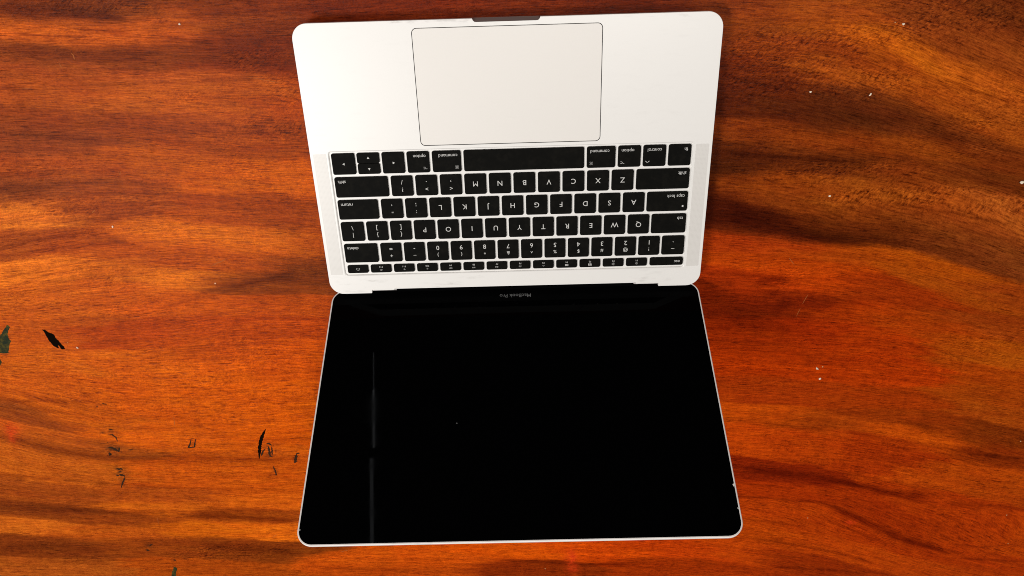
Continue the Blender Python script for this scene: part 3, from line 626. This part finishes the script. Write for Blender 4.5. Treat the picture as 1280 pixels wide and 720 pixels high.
def build_base():
    bm = bmesh.new()
    ol = deck_outline()
    prof = [(0.00022, H, False), (0.00006, H - 0.00012, False), (0.0, H - 0.0004, False), (0.0, H - 0.0034, True), (0.0002, H - 0.0055, True),
            (0.0008, 0.0070, True), (0.0024, 0.0040, True), (0.0052, 0.0018, True), (0.0090, 0.0009, True)]
    rings = [[bm.verts.new(p) for p in base_loop(ol, a, z, fl)] for a, z, fl in prof]
    n = len(ol)
    for i in range(len(rings) - 1):
        for k in range(n):
            k2 = (k + 1) % n
            f = bm.faces.new((rings[i][k], rings[i + 1][k], rings[i + 1][k2], rings[i][k2]))
            f.smooth = i >= 3
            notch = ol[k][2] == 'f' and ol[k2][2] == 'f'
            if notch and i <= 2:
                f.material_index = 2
    bm.faces.new(list(reversed(rings[-1])))
    edges = [bm.edges.get((rings[0][k], rings[0][(k + 1) % n])) for k in range(n)]
    for hole, depth, mi in ((WELL, 0.0011, 0), (PAD_HOLE, 0.0009, 1)):
        grow = 0.0006 if depth > 0.001 else 0.0
        hx, hy = sum(p[0] for p in hole) / len(hole), sum(p[1] for p in hole) / len(hole)
        mx, my = max(p[0] for p in hole) - hx, max(p[1] for p in hole) - hy
        top = [bm.verts.new((hx + (x - hx) * (mx + grow) / mx, hy + (y - hy) * (my + grow) / my, H)) for x, y in hole]
        mid = [bm.verts.new((x, y, H - 0.00045)) for x, y in hole] if grow else None
        bot = [bm.verts.new((x, y, H - depth)) for x, y in hole]
        m = len(hole)
        for k in range(m):
            k2 = (k + 1) % m
            edges.append(bm.edges.new((top[k], top[k2])))
            if mid:
                bm.faces.new((top[k], top[k2], mid[k2], mid[k]))
            up = mid or top
            f = bm.faces.new((up[k], up[k2], bot[k2], bot[k]))
            f.material_index = mi
        f = bm.faces.new(bot)
        f.material_index = mi
    bmesh.ops.triangle_fill(bm, edges=edges, use_beauty=True)
    bmesh.ops.recalc_face_normals(bm, faces=bm.faces)
    me = bpy.data.meshes.new('base')
    bm.to_mesh(me)
    bm.free()
    return link_mesh('base', me, [M_ALU, M_DARK, M_NOTCH_SHADED], laptop)


base = build_base()


def prism(name, outline, z0, z1, bev, m, parent, label=None):
    cx = sum(p[0] for p in outline) / len(outline)
    cy = sum(p[1] for p in outline) / len(outline)
    xm = max(p[0] for p in outline) - cx
    ym = max(p[1] for p in outline) - cy

    def ins(d):
        return [((p[0] - cx) * (xm - d) / xm + cx, (p[1] - cy) * (ym - d) / ym + cy) for p in outline]
    loops = [[(*p, z0) for p in outline], [(*p, z1 - bev) for p in outline], [(*p, z1 - bev * 0.3) for p in ins(bev * 0.3)], [(*p, z1) for p in ins(bev)]]
    v, f = loft(loops)
    return pydata(name, v, f, m, parent, label)


for sgn in (-1, 1):
    x0, x1 = sorted((sgn * 0.1398, sgn * 0.1497))
    v, f = loft([[(*p, H + 0.00002) for p in rrect(x0, 0.0172, x1, 0.1183, 0.0006, 2)], [(*p, H + 0.00006) for p in rrect(x0, 0.0172, x1, 0.1183, 0.0006, 2)]], cap_first=False)
    pydata('speaker_grille', v, f, M_GRILLE, base)
prism('trackpad', rrect(-0.06700, 0.12305, 0.06720, 0.20670, 0.0032, 6), H - 0.0008, H - 0.00005, 0.00012, M_PAD, laptop)


# ---- flat print: text and small glyphs, turned to face the user's side (+Y)
def text_mesh(s, size, xscale=1.0):
    cu = bpy.data.curves.new('t', 'FONT')
    cu.body = s
    cu.size = 1.0
    cu.resolution_u = 3
    cu.offset = 0.004
    o = bpy.data.objects.new('t', cu)
    col.objects.link(o)
    dg = bpy.context.evaluated_depsgraph_get()
    me = o.evaluated_get(dg).to_mesh()
    v = np.array([(a.co.x, a.co.y) for a in me.vertices]) if len(me.vertices) else np.zeros((0, 2))
    f = [tuple(p.vertices) for p in me.polygons]
    o.evaluated_get(dg).to_mesh_clear()
    bpy.data.objects.remove(o)
    bpy.data.curves.remove(cu)
    if len(v):
        v = v * size
        v[:, 0] *= xscale
    return v, f


_cache = {}


def glyph(s, size, bold=0.0):
    k = (s, size)
    if k not in _cache:
        _cache[k] = text_mesh(s, size)
    v, f = _cache[k]
    return v.copy(), list(f)


def g_poly(pts):
    return np.array(pts, float), [tuple(range(len(pts)))]


def g_line(pts, w):
    V, F = [], []
    for (ax, ay), (bx, by) in zip(pts[:-1], pts[1:]):
        dx, dy = bx - ax, by - ay
        L = math.hypot(dx, dy) or 1
        ox, oy = -dy / L * w / 2, dx / L * w / 2
        ex, ey = dx / L * w * .35, dy / L * w * .35
        i = len(V)
        V += [(ax + ox - ex, ay + oy - ey), (ax - ox - ex, ay - oy - ey), (bx - ox + ex, by - oy + ey), (bx + ox + ex, by + oy + ey)]
        F.append((i, i + 1, i + 2, i + 3))
    return np.array(V, float), F


def g_arc(cx, cy, r, a0, a1, w, n=12):
    return g_line([(cx + r * math.cos(math.radians(a0 + (a1 - a0) * k / n)), cy + r * math.sin(math.radians(a0 + (a1 - a0) * k / n))) for k in range(n + 1)], w)


def g_disc(cx, cy, r, n=12):
    return g_poly([(cx + r * math.cos(2 * math.pi * k / n), cy + r * math.sin(2 * math.pi * k / n)) for k in range(n)])


def g_rect(x0, y0, x1, y1):
    return g_poly([(x0, y0), (x1, y0), (x1, y1), (x0, y1)])


def g_join(*gs):
    V, F = [], []
    for v, f in gs:
        i = len(V)
        V += [tuple(p) for p in v]
        F += [tuple(a + i for a in q) for q in f]
    return np.array(V, float), F


def place(gl, ax, ay, cx, cy):
    """move a glyph so that its box point (ax, ay in 0..1, None: keep the origin) lies at cx, cy"""
    v, f = gl
    if not len(v):
        return gl
    lo, hi = v.min(0), v.max(0)
    v = v.copy()
    v[:, 0] += cx - ((lo[0] * (1 - ax) + hi[0] * ax) if ax is not None else 0)
    v[:, 1] += cy - ((lo[1] * (1 - ay) + hi[1] * ay) if ay is not None else 0)
    return v, f


def put_on_deck(name, gl, z, m, parent, label=None):
    """gl in user's key coordinates (kx right, ky away from the user), millimetres"""
    v, f = gl
    verts = [(-a / 1000, b / 1000, z) for a, b in v]
    faces = [tuple(reversed(q)) for q in f]
    return pydata(name, verts, faces, m, parent, label)


KZ = H + 0.00012          # top of the keys
LZ = KZ + 0.00004         # print


def make_key(k0, k1, y0, y1, label, r=1.5):
    """k0..k1: user's left to right in mm; y0..y1: world y in mm (y0 nearer the hinge)"""
    return prism('key', rrect(-k1 / 1000, y0 / 1000, -k0 / 1000, y1 / 1000, r / 1000, 4), H - 0.0010, KZ, 0.00016, M_KEY, laptop, label)


# legends are built with ky = -world y so that "up" for the reader points to the hinge
def legend(key, gl, m=None, label=None):
    v, f = gl
    verts = [(-a / 1000, -b / 1000, LZ) for a, b in v]
    return pydata('legend', verts, list(f), m or M_LEGEND, key, label)


ROW = {'F': (18.4, 25.35), '1': (27.8, 44.05), 'q': (46.6, 62.75), 'a': (65.1, 81.15), 'z': (83.4, 99.7), 's': (101.85, 118.45)}
CAP = 3.85          # capital height of the letters in mm
FS = 5.75


def rowspan(row):
    y0, y1 = ROW[row]
    return y0, y1, -(y0 + y1) / 2


def letter_key(k0, k1, row, ch):
    y0, y1, cy = rowspan(row)
    k = make_key(k0, k1, y0, y1, 'black key lettered ' + ch)
    legend(k, place(glyph(ch, FS * 1.0), 0.5, 0.5, (k0 + k1) / 2, cy - 0.1))
    if ch in 'FJ':
        cx = (k0 + k1) / 2
        legend(k, g_rect(cx - 1.6, -y1 + 2.3, cx + 1.6, -y1 + 2.55), M_KEY)


def two_key(k0, k1, row, low, high, name, digit=False):
    y0, y1, cy = rowspan(row)
    k = make_key(k0, k1, y0, y1, 'black key marked ' + name)
    cx = (k0 + k1) / 2
    if digit:
        legend(k, place(glyph(low, FS * 0.92), 0.5, 0.5, cx, cy - 3.0))
        legend(k, place(glyph(high, FS * 0.70), 0.5, 0.5, cx, cy + 2.9))
    else:
        legend(k, place(glyph(low, FS * 0.86), 0.5, 0.5, cx, cy - 3.1))
        legend(k, place(glyph(high, FS * 0.80), 0.5, 0.5, cx, cy + 2.9))


def cmd_symbol(s):
    r, c, w = 0.27 * s, 0.33 * s, 0.12 * s
    return g_join(*[g_arc(sx * c * 1.25, sy * c * 1.25, r, 0, 360, w, 10) for sx in (-1, 1) for sy in (-1, 1)],
                  g_line([(-.55 * s, .22 * s), (.55 * s, .22 * s)], w), g_line([(-.55 * s, -.22 * s), (.55 * s, -.22 * s)], w),
                  g_line([(.22 * s, -.55 * s), (.22 * s, .55 * s)], w), g_line([(-.22 * s, -.55 * s), (-.22 * s, .55 * s)], w))


def opt_symbol(s):
    return g_join(g_line([(-.95 * s, .5 * s), (-.35 * s, .5 * s), (.35 * s, -.5 * s), (.95 * s, -.5 * s)], .2 * s), g_line([(.2 * s, .5 * s), (.95 * s, .5 * s)], .2 * s))


WS = 3.7            # size of the word legends


def word_key(k0, k1, row, word, side, name, sym=None, symside=None, mid=False):
    y0, y1, cy = rowspan(row)
    k = make_key(k0, k1, y0, y1, 'black ' + name + ' key')
    ky = -y1 + (2.6 if not mid else (y1 - y0) / 2)
    g = glyph(word, WS)
    x = {'l': k0 + 2.6, 'r': k1 - 2.6, 'c': (k0 + k1) / 2}[side]
    ax = {'l': 0.0, 'r': 1.0, 'c': 0.5}[side]
    v, f = place(g, ax, None, x, ky)
    if mid:
        v, f = place((v, f), None, 0.5, 0, ky)
    legend(k, (v, f), M_LEGEND_DIM)
    if sym is not None:
        xs = {'l': k0 + 3.4, 'r': k1 - 3.4}[symside]
        legend(k, place(sym, 0.5, 0.5, xs, -y0 - 3.6), M_LEGEND_DIM)
    return k


def key_run(k_start, n, w=17.0, pitch=19.0):
    return [(k_start + i * pitch, k_start + i * pitch + w) for i in range(n)]


# bottom row
word_key(-136.6, -119.5, 's', 'fn', 'l', 'fn')
word_key(-117.6, -100.4, 's', 'control', 'c', 'control', g_line([(-1.4, -.65), (0, .65), (1.4, -.65)], .42), 'r')
word_key(-98.6, -81.4, 's', 'option', 'r', 'left option', opt_symbol(1.4), 'r')
word_key(-79.5, -57.8, 's', 'command', 'r', 'left command', cmd_symbol(1.75), 'r')
sp = make_key(-55.8, 35.7, *ROW['s'], 'long black blank space bar')
sp.name = 'space_bar'
word_key(37.7, 59.7, 's', 'command', 'l', 'right command', cmd_symbol(1.75), 'l')
word_key(61.8, 78.9, 's', 'option', 'l', 'right option', opt_symbol(1.4), 'l')


def tri(cx, cy, s, ang):
    return g_poly([(cx + s * math.cos(math.radians(ang + k * 120)), cy + s * math.sin(math.radians(ang + k * 120))) for k in range(3)])


y0, y1 = ROW['s']
ym = (y0 + y1) / 2
for a, b, cx, ang, nm, ya, yb in ((80.8, 97.9, 89.3, 180, 'left arrow', y0, y1), (99.7, 116.9, 108.2, 90, 'half height up arrow', y0, ym - 0.12),
                                  (99.7, 116.9, 108.2, 270, 'half height down arrow', ym + 0.12, y1), (118.4, 136.2, 127.2, 0, 'right arrow', y0, y1)):
    k = make_key(a, b, ya, yb, 'black key with a ' + nm, 1.4)
    legend(k, tri(cx, -(ya + yb) / 2, 1.15, ang), M_LEGEND)

# shift row
word_key(-136.7, -96.0, 'z', 'shift', 'l', 'left shift')
R = key_run(-94.0, 10, 16.9, 18.88)
for (a, b), ch in zip(R[:7], 'ZXCVBNM'):
    letter_key(a, b, 'z', ch)
for (a, b), (lo, hi, nm) in zip(R[7:], ((',', '<', 'comma'), ('.', '>', 'full stop'), ('/', '?', 'slash and question mark'))):
    two_key(a, b, 'z', lo, hi, nm)
word_key(95.0, 136.2, 'z', 'shift', 'r', 'right shift')
# home row
k = word_key(-136.8, -105.1, 'a', 'caps lock', 'l', 'caps lock')
legend(k, g_disc(-136.8 + 3.6, -65.1 - 4.0, 0.75))
R = key_run(-103.3, 11, 16.9, 18.88)
for (a, b), ch in zip(R[:9], 'ASDFGHJKL'):
    letter_key(a, b, 'a', ch)
for (a, b), (lo, hi, nm) in zip(R[9:], ((';', ':', 'colon'), ("'", '"', 'quote'))):
    two_key(a, b, 'a', lo, hi, nm)
word_key(104.7, 136.2, 'a', 'return', 'r', 'return')
# top letter row
word_key(-136.8, -109.6, 'q', 'tab', 'l', 'tab')
R = key_run(-107.9, 13, 16.9, 18.82)
for (a, b), ch in zip(R[:10], 'QWERTYUIOP'):
    letter_key(a, b, 'q', ch)
for (a, b), (lo, hi, nm) in zip(R[10:12], (('[', '{', 'opening bracket'), (']', '}', 'closing bracket'))):
    two_key(a, b, 'q', lo, hi, nm)
two_key(118.0, 136.2, 'q', '\\', '|', 'backslash')
# number row
two_key(-136.9, -119.0, '1', '`', '~', 'tilde')
R = key_run(-117.2, 12, 16.9, 18.83)
for (a, b), lo, hi in zip(R[:10], '1234567890', '!@#$%^&*()'):
    two_key(a, b, '1', lo, hi, lo, digit=True)
for (a, b), (lo, hi, nm) in zip(R[10:], (('-', '_', 'hyphen'), ('=', '+', 'equals'))):
    two_key(a, b, '1', lo, hi, nm)
word_key(109.1, 136.0, '1', 'delete', 'r', 'delete')

# function row
word_key(-136.9, -110.1, 'F', 'esc', 'l', 'esc', mid=True)


def icon(i):
    s = 1.0
    if i in (0, 1):          # sun, small and large
        r = 0.55 if i == 0 else 0.75
        return g_join(g_arc(0, 0, r * .75, 0, 360, .22, 8), *[g_line([(r * 1.15 * math.cos(a), r * 1.15 * math.sin(a)), (r * 1.6 * math.cos(a), r * 1.6 * math.sin(a))], .2) for a in [k * math.pi / 4 for k in range(8)]])
    if i == 2:               # window overview
        return g_join(g_rect(-1.5, .15, -.2, .9), g_rect(0, .3, 1.4, .9), g_rect(-1.2, -.8, .3, -.05), g_rect(.5, -.8, 1.5, .1))
    if i == 3:               # grid of six
        return g_join(*[g_rect(-1.35 + 0.95 * a, -.75 + .85 * b, -.65 + .95 * a, -.1 + .85 * b) for a in range(3) for b in range(2)])
    if i in (4, 5):          # key light, dim and bright
        g = [g_arc(0, -.3, .55, 0, 180, .2, 6)]
        n = 3 if i == 4 else 5
        for k in range(n):
            a = math.pi * (k + .5) / n
            g.append(g_disc(1.1 * math.cos(a), -.3 + 1.0 * math.sin(a), .14, 6) if i == 4 else g_line([(.85 * math.cos(a), -.3 + .85 * math.sin(a)), (1.3 * math.cos(a), -.3 + 1.3 * math.sin(a))], .2))
        return g_join(*g)
    if i in (6, 8):          # rewind, fast forward
        sg = -1 if i == 6 else 1
        return g_join(*[g_line([(sg * (x - .6), .55), (sg * (x + .45), 0), (sg * (x - .6), -.55), (sg * (x - .6), .55)], .18) for x in (-.55, .75)])
    if i == 7:               # play and pause
        return g_join(g_line([(-1.1, .55), (-.1, 0), (-1.1, -.55), (-1.1, .55)], .18), g_rect(.3, -.55, .5, .55), g_rect(.85, -.55, 1.05, .55))
    sp_ = [g_line([(-.9, .25), (-.5, .25), (0, .65), (0, -.65), (-.5, -.25), (-.9, -.25), (-.9, .25)], .17)]
    for q in range(i - 9):
        sp_.append(g_arc(0, 0, .45 + .42 * q, -45, 45, .17, 5))
    return g_join(*sp_)


y0, y1 = ROW['F']
fp = 18.87
for i in range(13):
    a = -107.9 + i * fp
    b = a + 16.9
    cx = (a + b) / 2
    if i == 12:
        k = make_key(a, b, y0, y1, 'short black power key', 1.4)
        legend(k, g_join(g_arc(0 + cx, -(y0 + y1) / 2 - .3, 1.35, -20, 200, .34, 12), g_line([(cx, -(y0 + y1) / 2 - .9), (cx, -(y0 + y1) / 2 + .1)], .3)), M_LEGEND_DIM)
    else:
        k = make_key(a, b, y0, y1, 'short black key marked F%d' % (i + 1), 1.4)
        legend(k, place(glyph('F%d' % (i + 1), 2.0), 0.5, 0.5, cx, -y1 + 2.0), M_LEGEND_DIM)
        legend(k, place(icon(i), 0.5, 0.5, cx, -y0 - 2.4), M_LEGEND_DIM)

# ---- the lid, tilted back
A = 1.0673371
LO = Vector((0.0, 0.000214, 0.005624))
S = Vector((0, -math.cos(A), math.sin(A)))
NN = Vector((0, math.sin(A), math.cos(A)))


def lid(x, s, d):
    return tuple(LO + Vector((x, 0, 0)) + S * s + NN * d)


S0, S1 = 0.0017, 0.2122


def lid_part(name, x0, s0, x1, s1, r, prof, m, label=None, n=10, cap_last=True):
    loops = [[lid(px, ps, d) for px, ps in rrect(x0 + i, s0 + i, x1 - i, s1 - i, max(r - i, 0.0004), n)] for i, d in prof]
    v, f = loft(loops, cap_last=cap_last)
    return pydata(name, v, f, m, laptop, label)


lid_part('lid', -HW, S0, HW, S1, 0.0112,
         [(0.0062, -0.0046), (0.0030, -0.0043), (0.0010, -0.0036), (0.0002, -0.0026), (0.0, -0.0016), (0.0, -0.0004), (0.0002, -0.0001), (0.0005, 0.0),
          (0.00110, 0.0), (0.00115, -0.00035)], M_RIM)
G = 0.00118
# glass above the bottom bezel strip
SB = 0.0168


def screen_outline():
    full = rrect(-HW + G, S0 + G, HW - G, S1 - G, 0.0100, 10)
    return full


top = [p for p in screen_outline() if p[1] > 0.1]
gl_out = [(HW - G, SB)] + top + [(-HW + G, SB)]
lv, lf = loft([[lid(px, ps, -0.0012) for px, ps in gl_out], [lid(px, ps, -0.00012) for px, ps in gl_out]])
glass = pydata('screen_glass', lv, lf, M_GLASS, laptop)
bot = [p for p in screen_outline() if p[1] <= 0.1]
bz = [(-HW + G, SB - 0.00003)] + bot + [(HW - G, SB - 0.00003)]
lv, lf = loft([[lid(px, ps, -0.0012) for px, ps in bz], [lid(px, ps, -0.00020) for px, ps in bz]])
bezel = pydata('bottom_bezel', lv, lf, M_HINGE, laptop)
# hinge barrel in the cut-out of the base
n = 16
loops = []
for x in (-0.0985, 0.0989):
    loops.append([(x, -0.0040 + 0.0042 * math.cos(2 * math.pi * k / n), 0.0058 + 0.0042 * math.sin(2 * math.pi * k / n)) for k in range(n)])
hv, hf = loft(loops)
pydata('hinge_barrel', hv, hf, M_HINGE, laptop)
# wordmark on the bezel under the screen
v, f = place(glyph('MacBook Pro', 4.75), 0.5, 0.0, 0, 0)
wv = [lid(-a / 1000 + 0.0004, 0.0098 + b / 1000, -0.00015) for a, b in v]
pydata('wordmark', wv, list(f), M_WORD, bezel)
# chips along the edge of the glass
for x, s, w in ((0.15045, 0.1760, 0.0009), (0.15055, 0.1925, 0.0006), (-0.1503, 0.2010, 0.0005), (-0.1480, 0.2090, 0.0005)):
    lv = [lid(x + a * w, s + b * w * 1.6, -0.00008) for a, b in ((-.7, -.2), (.1, -.8), (.5, .3), (-.1, .9))]
    pydata('glass_chip', lv, [(0, 1, 2, 3)] , M_RIM, glass)
# dust speck on the dark screen
lv = [lid(-0.0448 + a * 0.0005, 0.1246 + b * 0.0006, -0.00008) for a, b in ((-1, 0), (0, -1), (1, .2), (.1, 1))]
pydata('dust_speck', lv, [(0, 1, 2, 3)], M_WORD, glass)

# ------------------------------------------------------------------ crumbs on the table
CRUMB_LABEL = [
    'white round crumb beside the orange streak in the top right of the photo',
    'tiny pale crumb, left one of two level with the trackpad on the dark mottled wood',
    'white crumb, right one of two level with the trackpad on the mottled wood',
    'largest white crumb, at the right edge of the photo',
    'pale crumb on brown wood right of the laptop, level with the A key row',
    'curved cream flake, upper of the pair on red wood right of the screen',
    'cream flake, lower of the pair on red wood right of the screen',
    'faint tan speck close beside the curved cream flake',
    'pale crumb on the wood at the top left of the photo',
    'pale upright chip lying alone on the wood left of the keyboard',
    'tiny white crumb on the wood left of the laptop hinge',
    'long pale flake right of the black paint fleck',
    'tiny white speck at the right edge, level with the middle of the screen',
    'tiny pale speck, upper of two near the bottom right corner of the photo',
    'tiny pale speck, lower of two near the bottom right corner of the photo',
    'tiny pale speck on red wood beside the lower corner of the screen',
    'tiny pale speck on the wood below the screen edge',
    'faint tiny speck just left of the round crumb at the top right',
    'thin pale sliver touching the lower tip of the black paint fleck']
FAINT = {7, 12, 13, 14, 15, 16, 17, 18}
for ci, ((cx, cy, a, b, ang), lab) in enumerate(zip(CRUMB, CRUMB_LABEL)):
    bm = bmesh.new()
    bmesh.ops.create_icosphere(bm, subdivisions=2, radius=0.5)
    ca, sa = math.cos(math.radians(ang)), math.sin(math.radians(ang))
    ph = [random.uniform(0, 6) for _ in range(4)]
    for vv in bm.verts:
        j = 1 + 0.16 * math.sin(5 * vv.co.x + ph[0]) + 0.14 * math.sin(7 * vv.co.y + ph[1]) + random.uniform(-.09, .09)
        x, y, z = vv.co.x * a * j * 0.9, vv.co.y * b * j * 0.9, vv.co.z * min(a, b) * 0.6 * j
        y += 0.22 * a * (4 * (vv.co.x ** 2)) * (1 if a > 2.3 else 0) * 0.6
        vv.co = ((x * ca - y * sa) / 1000, (x * sa + y * ca) / 1000, z / 1000)
    zmin = min(vv.co.z for vv in bm.verts)
    for vv in bm.verts:
        vv.co.z -= zmin * 0.92
    me = bpy.data.meshes.new('crumb')
    bm.to_mesh(me)
    bm.free()
    o = link_mesh('crumb', me, M_CRUMB_TAN if ci in FAINT else M_CRUMB)
    o.location = (cx / 1000, cy / 1000, 0.0)
    tag(o, lab, 'crumb', 'crumbs scattered on the table')
